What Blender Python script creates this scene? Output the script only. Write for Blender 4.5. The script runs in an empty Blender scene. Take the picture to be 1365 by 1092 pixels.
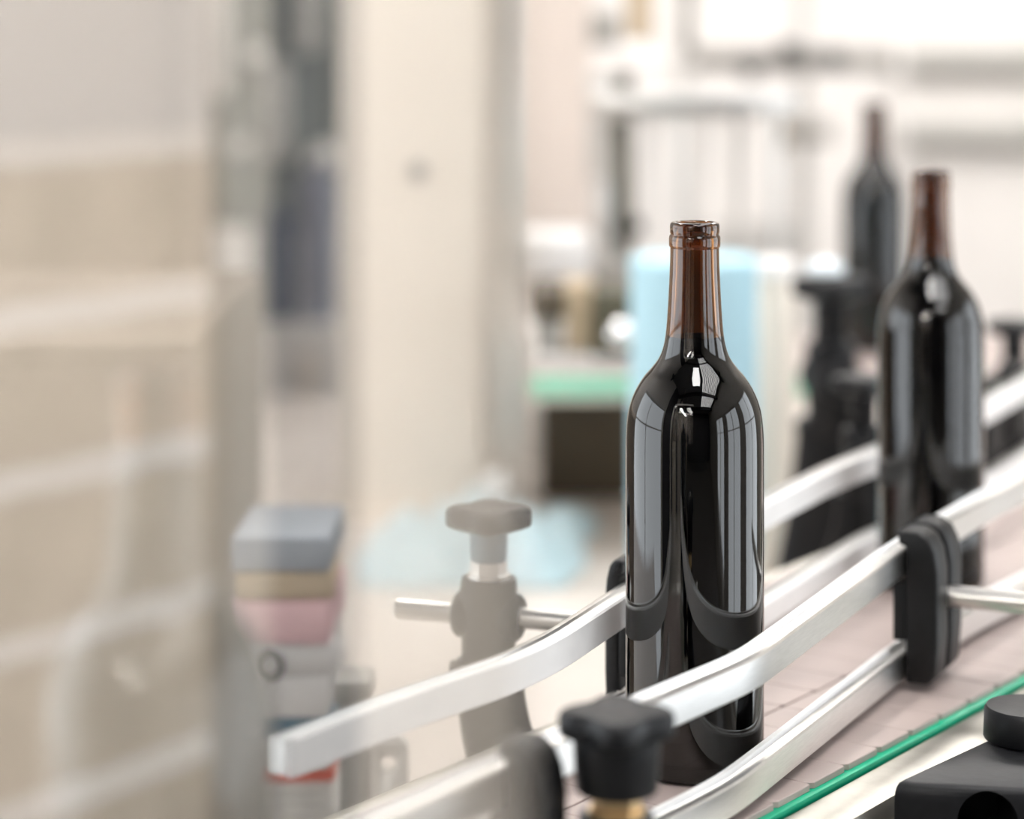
import bpy, bmesh, math, random
from mathutils import Vector, Matrix
random.seed(7)
C = bpy.context.scene.collection
PI = math.pi
F = 3223.0            # 85 mm lens on a 36 mm wide sensor, 1365 px
HY, CX = 5.0, 682.5   # horizon row, centre column
B = 0.95              # belt surface above the floor
HC = 0.4118           # lens above the belt surface

def P(px, py, z):     # a photo point that lies at height z above the belt
    y = (HC - z) * F / (py - HY)
    return Vector(((px - CX) * y / F, y, B + z))
def Q(px, py, y):     # a photo point at distance y
    return Vector(((px - CX) * y / F, y, B + HC - (py - HY) * y / F))

# ---------------------------------------------------------------- materials
def mat(name, col, rough=0.5, metal=0.0, var=0.06, scale=30.0, bump=0.0, spec=0.5, coat=0.0, stretch=None):
    m = bpy.data.materials.new(name); m.use_nodes = True
    nt = m.node_tree; b = nt.nodes['Principled BSDF']
    b.inputs['Roughness'].default_value = rough
    b.inputs['Metallic'].default_value = metal
    b.inputs['Specular IOR Level'].default_value = spec
    b.inputs['Coat Weight'].default_value = coat
    tc = nt.nodes.new('ShaderNodeTexCoord')
    nz = nt.nodes.new('ShaderNodeTexNoise'); nz.inputs['Scale'].default_value = scale
    nz.inputs['Detail'].default_value = 4
    if stretch:
        mp = nt.nodes.new('ShaderNodeMapping'); mp.inputs['Scale'].default_value = stretch
        nt.links.new(tc.outputs['Object'], mp.inputs[0]); nt.links.new(mp.outputs[0], nz.inputs['Vector'])
    else:
        nt.links.new(tc.outputs['Object'], nz.inputs['Vector'])
    rp = nt.nodes.new('ShaderNodeValToRGB')
    lo = [max(0, c * (1 - var)) for c in col]; hi = [min(1, c * (1 + var)) for c in col]
    rp.color_ramp.elements[0].position = 0.3; rp.color_ramp.elements[1].position = 0.7
    rp.color_ramp.elements[0].color = (*lo, 1); rp.color_ramp.elements[1].color = (*hi, 1)
    nt.links.new(nz.outputs['Fac'], rp.inputs[0]); nt.links.new(rp.outputs[0], b.inputs['Base Color'])
    if bump:
        bp = nt.nodes.new('ShaderNodeBump'); bp.inputs['Strength'].default_value = bump
        bp.inputs['Distance'].default_value = 0.002
        nt.links.new(nz.outputs['Fac'], bp.inputs['Height']); nt.links.new(bp.outputs[0], b.inputs['Normal'])
    return m
def glow(name, col, s):
    m = bpy.data.materials.new(name); m.use_nodes = True; nt = m.node_tree
    nt.nodes.remove(nt.nodes['Principled BSDF'])
    e = nt.nodes.new('ShaderNodeEmission'); e.inputs[0].default_value = (*col, 1); e.inputs[1].default_value = s
    nt.links.new(e.outputs[0], nt.nodes['Material Output'].inputs[0]); return m
def glass(name, col, rough=0.0, ior=1.5):
    m = bpy.data.materials.new(name); m.use_nodes = True; nt = m.node_tree
    b = nt.nodes['Principled BSDF']
    b.inputs['Base Color'].default_value = (*col, 1); b.inputs['Transmission Weight'].default_value = 1
    b.inputs['Roughness'].default_value = rough; b.inputs['IOR'].default_value = ior
    return m
def pane_glass(name, tint, refl):
    m = bpy.data.materials.new(name); m.use_nodes = True; nt = m.node_tree
    nt.nodes.remove(nt.nodes['Principled BSDF'])
    t = nt.nodes.new('ShaderNodeBsdfTransparent'); t.inputs[0].default_value = (*tint, 1)
    g = nt.nodes.new('ShaderNodeBsdfGlossy'); g.inputs['Roughness'].default_value = 0.004
    g.inputs['Color'].default_value = (1, .985, .96, 1)
    x = nt.nodes.new('ShaderNodeMixShader'); x.inputs[0].default_value = refl
    nt.links.new(t.outputs[0], x.inputs[1]); nt.links.new(g.outputs[0], x.inputs[2])
    nt.links.new(x.outputs[0], nt.nodes['Material Output'].inputs[0]); return m
def block_wall_mat(name):
    # painted blocks in 20 cm courses with wide pale mortar joints
    m = mat(name, (.60, .525, .44), .85, var=.10, scale=7, bump=.5)
    nt = m.node_tree; b = nt.nodes['Principled BSDF']
    ge = nt.nodes.new('ShaderNodeNewGeometry'); sp = nt.nodes.new('ShaderNodeSeparateXYZ')
    nt.links.new(ge.outputs['Position'], sp.inputs[0])
    nz = nt.nodes.new('ShaderNodeTexNoise'); nz.inputs['Scale'].default_value = 14
    nt.links.new(ge.outputs['Position'], nz.inputs['Vector'])
    wob = nt.nodes.new('ShaderNodeMath'); wob.operation = 'MULTIPLY_ADD'
    nt.links.new(nz.outputs['Fac'], wob.inputs[0]); wob.inputs[1].default_value = .016
    nt.links.new(sp.outputs['Z'], wob.inputs[2])
    md = nt.nodes.new('ShaderNodeMath'); md.operation = 'MODULO'
    ad = nt.nodes.new('ShaderNodeMath'); ad.operation = 'ADD'; ad.inputs[1].default_value = .0
    nt.links.new(wob.outputs[0], ad.inputs[0])
    nt.links.new(ad.outputs[0], md.inputs[0]); md.inputs[1].default_value = .2018
    rp = nt.nodes.new('ShaderNodeValToRGB'); cr = rp.color_ramp
    cr.elements[0].position = 0; cr.elements[0].color = (0, 0, 0, 1)
    cr.elements[1].position = 1; cr.elements[1].color = (0, 0, 0, 1)
    sc = nt.nodes.new('ShaderNodeMath'); sc.operation = 'DIVIDE'; sc.inputs[1].default_value = .2018
    nt.links.new(md.outputs[0], sc.inputs[0]); nt.links.new(sc.outputs[0], rp.inputs[0])
    for p, v in ((.78, 0), (.82, 1), (.96, 1), (.99, 0)):
        e = cr.elements.new(p); e.color = (v, v, v, 1)
    old = b.inputs['Base Color'].links[0].from_socket
    mx = nt.nodes.new('ShaderNodeMixRGB'); nt.links.new(rp.outputs[0], mx.inputs[0])
    nt.links.new(old, mx.inputs[1]); mx.inputs[2].default_value = (.84, .79, .74, 1)
    # the courses above 1.19 m are painted paler
    gt = nt.nodes.new('ShaderNodeMath'); gt.operation = 'GREATER_THAN'; gt.inputs[1].default_value = 1.2045
    nt.links.new(wob.outputs[0], gt.inputs[0])
    m2 = nt.nodes.new('ShaderNodeMixRGB'); nt.links.new(gt.outputs[0], m2.inputs[0])
    nt.links.new(mx.outputs[0], m2.inputs[1]); m2.inputs[2].default_value = (.67, .64, .615, 1)
    nt.links.new(m2.outputs[0], b.inputs['Base Color'])
    return m

M = dict(
    bottle=glass('amber_bottle_glass', (.22, .095, .032), ior=1.6),
    wine=mat('dark_red_wine', (.004, .0012, .0016), .6, spec=0.0, var=.2),
    alu=mat('brushed_aluminium', (.78, .77, .75), .30, 1, .05, 40, .03, stretch=(2, 2, 30)),
    steel=mat('stainless_steel', (.72, .70, .67), .28, 1, .06, 25, .02),
    chrome=mat('polished_chrome', (.85, .85, .85), .08, 1, .03, 20),
    frame=mat('satin_stainless_frame', (.52, .50, .45), .46, 1, .08, 60, .03),
    white_pl=mat('white_polyethylene', (.88, .875, .865), .38, 0, .03, 60),
    black=mat('black_nylon', (.006, .006, .0065), .5, 0, .25, 250, .10, spec=.32),
    black_soft=mat('black_cast_plastic', (.006, .0062, .0075), .45, 0, .25, 120, .08, spec=.30),
    brass=mat('brass_insert', (.70, .50, .27), .3, .9, .08),
    slate=mat('refraction_tinted_plastic', (.13, .22, .27), .4, 0, .1),  # blue tint in the stem's colour stands for cloth refracted through it
    plate=mat('taupe_acetal_chain', (.41, .335, .31), .42, 0, .07, 22, .03, spec=.4),
    dark=mat('dark_underframe', (.03, .03, .028), .6, 0, .2),
    green=mat('green_wear_strip', (.0, .37, .20), .4, 0, .08, 40),
    table=mat('pale_enamel_bed', (.64, .58, .53), .35, 0, .05, 3),
    cream=mat('cream_enamel', (.80, .72, .63), .45, 0, .03, 3),
    grey=mat('grey_enamel', (.36, .34, .31), .45, 0, .06, 4),
    pgrey=mat('pale_grey_enamel', (.62, .60, .57), .45, 0, .05, 4),
    olive=mat('dark_olive_steel', (.075, .068, .040), .45, .0, .2, 6),
    brown=mat('brown_housing', (.075, .055, .032), .5, 0, .25, 8),
    tank=mat('grey_green_tank', (.17, .19, .18), .45, .2, .1, 3),
    navy=mat('navy_plastic', (.018, .045, .095), .4, 0, .1, 4),
    lblue=mat('dusty_blue_plastic', (.27, .29, .36), .5, 0, .08, 5),
    paperblue=mat('blue_paper', (.42, .64, .73), .9, 0, .04, 120, .2),
    tissue=mat('pale_blue_tissue', (.78, .92, .97), .9, 0, .05, 60, .3),
    tan=mat('tan_card', (.56, .44, .30), .8, 0, .1, 20),
    pink=mat('pink_card', (.76, .50, .51), .8, 0, .12, 8),
    blgrey=mat('blue_grey_sheet', (.36, .385, .42), .7, 0, .1, 8),
    white_card=mat('white_card', (.72, .70, .68), .8, 0, .05, 10),
    teal=mat('teal_cloth', (.07, .15, .20), .8, 0, .25, 10),
    red=mat('red_card', (.60, .10, .05), .7, 0, .12, 8),
    paper=mat('printed_paper', (.66, .64, .60), .8, 0, .15, 60),
    taupe=mat('taupe_enamel', (.16, .125, .095), .6, 0, .08, 4),
    pwhite=mat('white_paint', (.90, .865, .835), .7, 0, .03, 4),
    bandgrey=mat('grey_paint', (.52, .51, .48), .7, 0, .05, 4),
    ceil=mat('ceiling_panel', (.16, .16, .165), .8, 0, .06, 2),
    beam=mat('painted_beam', (.045, .045, .05), .6, 0, .1, 5),
    floor=mat('sealed_concrete', (.16, .15, .14), .45, 0, .12, 3, .1),
    doorm=mat('door_paint', (.60, .54, .48), .6, 0, .04, 3),
    block=block_wall_mat('beige_block_wall'),
    sky=glow('daylight_pane', (.90, .955, 1.0), 3.2),
    roofsky=glow('roof_daylight_pane', (1.0, .99, .985), 6.5),
    lamp=glow('lamp_diffuser', (1, .98, .96), 14.0),
    pane=pane_glass('acrylic_guard', (.99, .99, .985), .335),
)

# ---------------------------------------------------------------- mesh helpers
def obj(name, bm, m, parent=None, smooth=35, loc=None):
    bmesh.ops.recalc_face_normals(bm, faces=bm.faces[:])
    if loc is not None and parent is None:
        bm.transform(Matrix.Translation(-Vector(loc)))
    me = bpy.data.meshes.new(name); bm.to_mesh(me); bm.free()
    me.materials.append(M[m] if isinstance(m, str) else m)
    if smooth:
        me.polygons.foreach_set('use_smooth', [True] * len(me.polygons))
        try: me.set_sharp_from_angle(angle=math.radians(smooth))
        except Exception: pass
    o = bpy.data.objects.new(name, me); C.objects.link(o)
    if parent: o.parent = parent
    if loc is not None and parent is None: o.location = loc
    return o
def wobj(name, bm, m, parent, smooth=35):     # geometry given in the room's metres
    base = parent.matrix_basis.translation.copy()
    if parent.parent: base += parent.parent.matrix_basis.translation
    bm.transform(Matrix.Translation(-base))
    return obj(name, bm, m, parent, smooth)
def tag(o, label, cat, group=None):
    o['label'] = label; o['category'] = cat
    if group: o['group'] = group
    return o
def thing(name, label, cat, loc, rz=0, group=None):
    o = bpy.data.objects.new(name, None); C.objects.link(o)
    o.empty_display_size = .02
    o.location = loc; o.rotation_euler = (0, 0, rz)
    return tag(o, label, cat, group)
def struct(o): o['kind'] = 'structure'; return o
def dup(root, loc, rz, label, group=None):
    r = root.copy(); C.objects.link(r); r.location = loc; r.rotation_euler = (0, 0, rz); r['label'] = label
    if group: r['group'] = group
    for ch in list(root.children):
        c = ch.copy(); C.objects.link(c); c.parent = r
        for g in list(ch.children):
            k = g.copy(); C.objects.link(k); k.parent = c
    return r
def nb(): return bmesh.new()
def join(bm, b2):
    me = bpy.data.meshes.new('tmp'); b2.to_mesh(me); b2.free(); bm.from_mesh(me); bpy.data.meshes.remove(me)
def box(bm, c, s, rz=0, bev=0.0, seg=2):
    b2 = nb(); bmesh.ops.create_cube(b2, size=1)
    bmesh.ops.scale(b2, vec=s, verts=b2.verts)
    if bev: bmesh.ops.bevel(b2, geom=b2.edges[:], offset=bev, segments=seg, profile=.5, affect='EDGES')
    b2.transform(Matrix.Translation(Vector(c)) @ Matrix.Rotation(rz, 4, 'Z')); join(bm, b2)
def box2(bm, a, b, bev=0.0):
    a, b = Vector(a), Vector(b); box(bm, (a + b) / 2, [abs(v) for v in (b - a)], 0, bev)
def loft(bm, rings, cap=True, closed=False):
    vs = [[bm.verts.new(p) for p in r] for r in rings]; n = len(rings[0]); k = len(vs)
    for i in range(k if closed else k - 1):
        a, b = vs[i], vs[(i + 1) % k]
        for j in range(n):
            bm.faces.new((a[j], a[(j + 1) % n], b[(j + 1) % n], b[j]))
    if cap and not closed:
        bm.faces.new(list(reversed(vs[0]))); bm.faces.new(vs[-1])
def lathe(bm, prof, n=64, c=(0, 0, 0), lobes=0, amp=0.0, cap=True, closed=False):
    rings = []
    for r, z in prof:
        ring = []
        for k in range(n):
            a = 2 * PI * k / n
            rr = r * (1 + amp * (math.cos(lobes * a)) if lobes else 1)
            ring.append((c[0] + rr * math.cos(a), c[1] + rr * math.sin(a), c[2] + z))
        rings.append(ring)
    loft(bm, rings, cap, closed)
def rod(bm, a, b, r, n=24, bev=0.0):
    a, b = Vector(a), Vector(b); d = (b - a).normalized(); L = (b - a).length
    rot = Vector((0, 0, 1)).rotation_difference(d).to_matrix().to_4x4()
    b2 = nb(); bv = bev or r * .12
    lathe(b2, [(r - bv, 0), (r, bv), (r, L - bv), (r - bv, L)], n)
    b2.transform(Matrix.Translation(a) @ rot); join(bm, b2)
def spline(pts, n=8):
    pts = [Vector(p) for p in pts]; q = [2 * pts[0] - pts[1]] + pts + [2 * pts[-1] - pts[-2]]; out = []
    for i in range(1, len(q) - 2):
        for k in range(n):
            t = k / n; a, b, c, d = q[i - 1:i + 3]
            out.append(.5 * ((2 * b) + (c - a) * t + (2 * a - 5 * b + 4 * c - d) * t * t + (3 * b - a - 3 * c + d) * t ** 3))
    return out + [pts[-1]]
def tube(bm, path, rad, n=16, asp=1.0):
    rings = []; k = len(path)
    for i, p in enumerate(path):
        t = (path[min(i + 1, k - 1)] - path[max(i - 1, 0)]).normalized()
        up = Vector((0, 1, 0)) if abs(t.y) < .9 else Vector((0, 0, 1))
        s = t.cross(up).normalized(); u = s.cross(t)
        r = rad[i] if isinstance(rad, (list, tuple)) else rad
        rings.append([p + s * (r * math.cos(2 * PI * j / n)) + u * (r * asp * math.sin(2 * PI * j / n)) for j in range(n)])
    loft(bm, rings)
def sweep(bm, path, prof):       # prof in (outward to the right, up)
    rings = []; k = len(path)
    for i, p in enumerate(path):
        t = path[min(i + 1, k - 1)] - path[max(i - 1, 0)]; t.z = 0; t.normalize()
        r = Vector((t.y, -t.x, 0))
        rings.append([p + r * u + Vector((0, 0, v)) for u, v in prof])
    loft(bm, rings)
def prism(bm, prof, axis_u, axis_v, axis_w, o, w0, w1, bev=0.0):
    b2 = nb(); o = Vector(o)
    rings = [[o + axis_u * u + axis_v * v + axis_w * w for u, v in prof] for w in (w0, w1)]
    loft(b2, rings)
    bmesh.ops.recalc_face_normals(b2, faces=b2.faces[:])
    if bev:
        ed = [e for e in b2.edges if len(e.link_faces) == 2 and e.calc_face_angle(0) > .6]
        bmesh.ops.bevel(b2, geom=ed, offset=bev, segments=3, profile=.5, affect='EDGES')
    join(bm, b2)
UP = Vector((0, 0, 1))
def cut(o, bm):              # drill the shape in bm (world metres) out of o
    me = bpy.data.meshes.new('bit'); bmesh.ops.recalc_face_normals(bm, faces=bm.faces[:]); bm.to_mesh(me); bm.free()
    k = bpy.data.objects.new('bit', me); C.objects.link(k)
    md = o.modifiers.new('cut', 'BOOLEAN'); md.object = k; md.operation = 'DIFFERENCE'; md.solver = 'EXACT'
    bpy.context.view_layer.update()
    new = bpy.data.meshes.new_from_object(o.evaluated_get(bpy.context.evaluated_depsgraph_get()))
    o.modifiers.clear(); o.data = new; bpy.data.objects.remove(k); bpy.data.meshes.remove(me)

# ---------------------------------------------------------------- the hall
XL, XR, YF, YB, ZC = -1.86, 2.6, -5.2, 6.4, 4.3
def slab(name, a, b, m):
    bm = nb(); box2(bm, a, b); return struct(obj(name, bm, m, None, 0))
slab('floor', (XL - .2, YF - .2, -.1), (XR + .2, YB + .2, 0), 'floor')
SK = (.75, 2.35, -3.2, 3.4)      # roof light
bm = nb()
for a_, b_ in (((XL - .2, YF - .2), (SK[0], YB + .2)), ((SK[1], YF - .2), (XR + .2, YB + .2)), ((SK[0], YF - .2), (SK[1], SK[2])), ((SK[0], SK[3]), (SK[1], YB + .2))):
    box2(bm, (*a_, ZC), (*b_, ZC + .1))
struct(obj('ceiling', bm, 'ceil', None, 0))
bm = nb()
for k in range(1, 9):
    x = SK[0] + (SK[1] - SK[0]) * k / 9; box2(bm, (x - .02, SK[2], ZC + .0), (x + .02, SK[3], ZC + .06))
wf = struct(obj('window_5', bm, 'beam', None, 0))
bm = nb(); box2(bm, (SK[0], SK[2], ZC + .085), (SK[1], SK[3], ZC + .098)); obj('window_pane', bm, 'roofsky', wf, 0)
slab('wall_back', (XL - .2, YB, 0), (XR + .2, YB + .2, ZC), 'pwhite')
slab('wall_front', (XL - .2, YF - .2, 0), (XR + .2, YF, ZC), 'beam')
def wall_with_holes(name, x0, x1, holes, m):
    ys = sorted({YF, YB, *[h[0] for h in holes], *[h[1] for h in holes]})
    bm = nb()
    for a, b in zip(ys, ys[1:]):
        h = next((h for h in holes if h[0] <= a and h[1] >= b), None)
        if h:
            if h[2] > 0: box2(bm, (x0, a, 0), (x1, b, h[2]))
            if h[3] < ZC: box2(bm, (x0, a, h[3]), (x1, b, ZC))
        else: box2(bm, (x0, a, 0), (x1, b, ZC))
    return struct(obj(name, bm, m, None, 0))
LH = [(-2.65, -1.68, 0, 2.2), (.15, 2.75, .22, 2.15)]
wall_with_holes('wall_left', XL - .2, XL, LH, 'block')
RH = [(-2.6, -1.2, .15, 2.3), (-.7, .75, .15, 2.3), (1.25, 2.9, .15, 2.3)]
wall_with_holes('wall_right', XR, XR + .2, RH, 'grey')
def window(n, x, y0, y1, z0, z1, inward):
    bm = nb(); w = .05
    for a, b in (((y0, z0), (y1, z0 + w)), ((y0, z1 - w), (y1, z1)), ((y0, z0), (y0 + w, z1)), ((y1 - w, z0), (y1, z1)),
                 (((y0 + y1) / 2 - .02, z0), ((y0 + y1) / 2 + .02, z1)), ((y0, (z0 + z1) / 2 - .02), (y1, (z0 + z1) / 2 + .02))):
        box2(bm, (x - .03, a[0], a[1]), (x + .03, b[0], b[1]))
    f = struct(obj(f'window_{n}', bm, 'pgrey', None, 0))
    bm = nb(); box2(bm, (x - .006 - .02 * inward, y0 + .04, z0 + .04), (x + .006 - .02 * inward, y1 - .04, z1 - .04))
    p = obj('window_pane', bm, 'sky', f, 0)
window(1, XL - .1, .15, 2.75, .22, 2.15, 1)
for i, h in enumerate(RH): window(i + 2, XR + .1, *h, -1)
bm = nb(); box2(bm, (XL - .04, -2.65, 0), (XL - .005, -1.68, 2.2)); d = struct(obj('door_1', bm, 'doorm', None, 0))
bm = nb(); rod(bm, (XL - .005, -2.55, 1.02), (XL + .045, -2.55, 1.02), .012); rod(bm, (XL + .045, -2.56, 1.02), (XL + .045, -2.43, 1.02), .010)
obj('door_handle', bm, 'chrome', d)
slab('trim_7', (XL, -1.675, 0), (XL + .03, -1.481, ZC), 'beam')  # unseen slab added to give the guard panel a dark reflection
slab('trim_8', (XL, -1.48, 0), (XL + .03, -1.39, ZC), 'grey')  # unseen grey step added to soften the reflected wall's edge
slab('trim_9', (XL, -.90, 0), (XL + .03, .12, ZC), 'beam')  # unseen dark slab added to keep the bottle's reflections black
for i, y in enumerate((-3.4, -1.0, 1.4, 3.8)):
    slab(f'trim_{i+1}', (XL, y - .09, ZC - .32), (XR, y + .09, ZC), 'beam')
slab('trim_5', (1.0, YB - .05, B + HC - (90 - HY) * 6.35 / F), (XR, YB, B + HC - (62 - HY) * 6.35 / F), 'bandgrey')
slab('trim_6', (1.0, YB - .05, B + HC - (188 - HY) * 6.35 / F), (XR, YB, B + HC - (160 - HY) * 6.35 / F), 'bandgrey')
k = 0
for x, y in ((.15, .45), (-1.1, -3.4), (.1, 5.1), (1.9, 5.1)):
    t = thing('ceiling_light', 'flat white ceiling light panel hanging at %s' % ('x %.1f m' % x), 'ceiling light', (x, y, ZC - .34), 0, 'ceiling light panels')
    t['label'] = 'flat rectangular white light panel hung under the ceiling beams'
    bm = nb(); box(bm, (0, 0, .02), (.66, 1.26, .04), 0, .004); obj('housing', bm, 'pgrey', t)
    bm = nb(); box(bm, (0, 0, -.004), (.60, 1.2, .008)); obj('diffuser', bm, 'lamp', t, 0)
    for yy in (-.5, .5):
        bm = nb(); rod(bm, (0, yy, .0405), (0, yy, .34), .006); obj('hanger', bm, 'steel', t)

t = thing('unseen_lamp_bar', 'added wide strip lamp that brightens the back wall', 'lamp', (1.05, 4.6, 3.4))  # fill lamp out of view, added to brighten the back wall
bm = nb(); box(bm, (0, 0, .02), (2.6, .30, .04), 0, .004); obj('housing', bm, 'pgrey', t)
bm = nb(); box(bm, (0, 0, -.006), (2.56, .26, .011)); obj('diffuser', bm, glow('back_fill', (1, .965, .93), 25), t, 0)
for xx in (-1.1, 1.1):
    bm = nb(); rod(bm, (xx, 0, .0405), (xx, 0, ZC - 3.4), .005); obj('hanger', bm, 'steel', t)
t = thing('unseen_lamp_bar', 'bright strip lamp hung above the machine bed at the back left', 'lamp', (-.75, 2.7, 3.1))
bm = nb(); box(bm, (0, 0, .02), (.30, 1.0, .04), 0, .004); obj('housing', bm, 'pgrey', t)
bm = nb(); box(bm, (0, 0, -.006), (.26, .96, .011)); obj('diffuser', bm, glow('bay_diffuser', (1, .98, .95), 42), t, 0)
for yy in (-.4, .4):
    bm = nb(); rod(bm, (0, yy, .0405), (0, yy, ZC - 3.1), .005); obj('hanger', bm, 'steel', t)
t = thing('unseen_lamp_bar', 'added long strip lamp that brightens the block wall', 'lamp', (-.95, -1.0, 2.35))  # unseen wall washer added so the reflected blocks come out bright
bm = nb(); box(bm, (0, 0, .02), (.16, 1.3, .04), 0, .004); obj('housing', bm, 'pgrey', t)
bm = nb(); box(bm, (0, 0, -.006), (.13, 1.26, .011)); obj('diffuser', bm, glow('wall_fill', (1, .975, .95), 68), t, 0)
for yy in (-.5, .5):
    bm = nb(); rod(bm, (0, yy, .0405), (0, yy, ZC - 2.35), .005); obj('hanger', bm, 'steel', t)

# ---------------------------------------------------------------- bottles
OUT = [(.0325, .0), (.0352, .0012), (.0368, .0045), (.0373, .010), (.0373, .060), (.0373, .120), (.0373, .165), (.0371, .177),
       (.0364, .187), (.0348, .195), (.0318, .2025), (.0275, .2095), (.0228, .2150), (.0192, .2200), (.0169, .2260),
       (.0155, .2340), (.0146, .2450), (.0139, .2580), (.0134, .2700), (.0132, .2795)]
def smooth_prof(p, n=5):
    return [(max(v.x, 0.0005), v.z) for v in spline([Vector((r, 0, z)) for r, z in p], n)]
def outer_prof():
    lo = smooth_prof(OUT[:4], 3)[:-1]; hi = smooth_prof(OUT[6:], 5)
    return lo + [(.0373, z) for z in (.010, .03, .06, .09, .12, .15)] + hi
def r_out(z):
    pr = outer_prof()
    for (r0, z0), (r1, z1) in zip(pr, pr[1:]):
        if z0 <= z <= z1 and z1 > z0: return r0 + (r1 - r0) * (z - z0) / (z1 - z0)
    return pr[-1][0]
def make_bottle(label, loc, level, group='dark wine bottles on the bottling line'):
    t = thing('wine_bottle', label, 'bottle', loc, 0, group)
    top = .2935
    fin = [(.0132, .2797), (.0137, .2803), (.0139, .2812), (.0139, .2850), (.0136, .2862), (.0131, .2868), (.0131, .2872),
           (.0134, .2880), (.0134, .2915), (.0131, .2928), (.0122, top)]
    inner = [(.0103, top), (.0096, .2925), (.0094, .286), (.0096, .27), (.0103, .255), (.0113, .240), (.0124, .2305), (.0140, .2225)]
    zs = [.2185, .2135, .208, .201, .194, .186, .176, .16, .12, .08, .04, .02, .012]
    inner += [(r_out(z) - .0031, z) for z in zs] + [(.030, .0085), (.022, .013), (.010, .020), (.0008, .022)]
    under = [(.0008, .017), (.010, .0150), (.020, .0085), (.028, .0022), (.0305, .0003)]
    bm = nb(); lathe(bm, under + outer_prof() + fin + inner, 128, cap=True)
    g = obj('glass', bm, 'bottle', t, 60)
    wp = [(.0008, .0216), (.010, .0196), (.022, .0126), (.030, .0081)] + [(r_out(z) - .0029, z) for z in reversed(zs)]
    nk = [(.0142, .2225), (.0126, .2305), (.0115, .240), (.0105, .255), (.0098, .27)]
    for (r0, z0), (r1, z1) in zip(nk, nk[1:]):
        wp.append((r0, z0))
        if z1 >= level: rl = r0 + (r1 - r0) * (level - z0) / (z1 - z0); break
    wp += [(rl, level - .0006), (rl - .0012, level), (.0006, level)]
    bm = nb(); lathe(bm, wp, 96); w = obj('wine', bm, 'wine', t, 60)
    w['label'] = 'dark red wine filling the bottle up to the neck'
    return t
b1 = make_bottle('filled dark wine bottle in sharp focus, nearest full bottle on the conveyor', (.0986, 1.305, B + .0005), .2325)
dup(b1, (.2963, 1.71, B + .0005), .4, 'filled dark wine bottle behind the double black rail bracket, second on the conveyor')
BOT3 = (.43, 2.87, B + .0005)
dup(b1, BOT3, 1.1, 'smallest and farthest wine bottle, blurred, standing on the rear conveyor')
make_bottle('blurred wine bottle in the left foreground, veiled by the clear guard panel', (-.1155, .79, B + .0005), .268)

# ---------------------------------------------------------------- conveyor
O = Vector((.1242, 1.23, B)); D = Vector((.59, .81, 0)).normalized(); N = Vector((D.y, -D.x, 0))
def S(s, off, z): return O + D * s + N * off + Vector((0, 0, z))
conv = thing('conveyor', 'slat chain bottle conveyor with taupe plates and green edge strip', 'conveyor', (O.x, O.y, 0))
PITCH = .0381
def chain(off, s0, s1):
    bm = nb(); w = .0813; n = int((s1 - s0) / PITCH)
    for i in range(n):
        a = s0 + i * PITCH + .0003; b = a + PITCH - .0007; ch = .0034; ci = .0012
        pr = [(a + ch, off), (b - ch * .35, off), (b, off - ch * .35), (b, off - w + ci), (b - ci, off - w), (a + ci * .35, off - w), (a, off - w + ci * .35), (a, off - ch)]
        top = [S(s, o, 0) for s, o in pr]; mid = [S(s + (.0003 if s < (a+b)/2 else -.0003), o, .0) for s, o in pr]
        bot = [S(s, o, -.0034) for s, o in pr]
        tin = []
        cs, co = (a + b) / 2, off - w / 2
        for s, o in pr: tin.append(S(cs + (s - cs) * .975, co + (o - co) * .992, 0.0))
        top = [S(s, o, -.0004) for s, o in pr]
        loft(bm, [bot, top, tin])
    return bm
wobj('slat_chain', chain(0, -.40, 1.55), 'plate', conv, 30)
wobj('slat_chain', chain(-.0826, -.40, 1.55), 'plate', conv, 30)
wobj('slat_chain', chain(-.1652, .30, 1.55), 'plate', conv, 30)
def bar(bm, s0, s1, o0, o1, z0, z1, bev=0.0):
    c = S((s0 + s1) / 2, (o0 + o1) / 2, (z0 + z1) / 2)
    box(bm, c, (s1 - s0, abs(o1 - o0), z1 - z0), math.atan2(D.y, D.x), bev)
bm = nb(); bar(bm, -.40, 1.55, -.004, .0042, -.0080, -.0036, .0006); wobj('wear_strip', bm, 'green', conv)
bm = nb(); bar(bm, -.40, 1.55, -.16, -.0045, -.03, -.0062); bar(bm, .30, 1.55, -.245, -.1605, -.03, -.0062)
bar(bm, -.39, 1.54, -.155, -.001, -.14, -.0305); wobj('underframe', bm, 'dark', conv)
bm = nb(); bar(bm, -.40, 1.55, .0044, .037, -.16, -.0045, .0065); wobj('side_frame', bm, 'frame', conv)
bm = nb(); bar(bm, -.40, .285, -.186, -.166, -.16, -.004, .006); bar(bm, .285, 1.55, -.268, -.248, -.16, -.004, .006)
wobj('side_frame', bm, 'frame', conv)
for s in (-.3, .55, 1.4):
    for off in (.012, -.176 if s < .28 else -.258):
        bm = nb(); a = S(s, off, 0); box2(bm, (a.x - .02, a.y - .02, 0), (a.x + .02, a.y + .02, B - .155), .003)
        wobj('leg', bm, 'steel', conv)
inf = thing('infeed_table', 'small steel infeed table in front of the conveyor, under the foreground bottle', 'table', (-.13, .70, 0))
ang = math.atan2(D.y, D.x)
bm = nb(); c = S(-.54, -.02, -.008); box(bm, c, (.26, .30, .016), ang, .002); wobj('table_top', bm, 'steel', inf)
for s in (-.64, -.44):
    for off in (-.14, .10):
        a = S(s, off, 0); bm = nb(); box2(bm, (a.x - .015, a.y - .015, 0), (a.x + .015, a.y + .015, B - .0165), .002)
        wobj('leg', bm, 'steel', inf)

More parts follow.
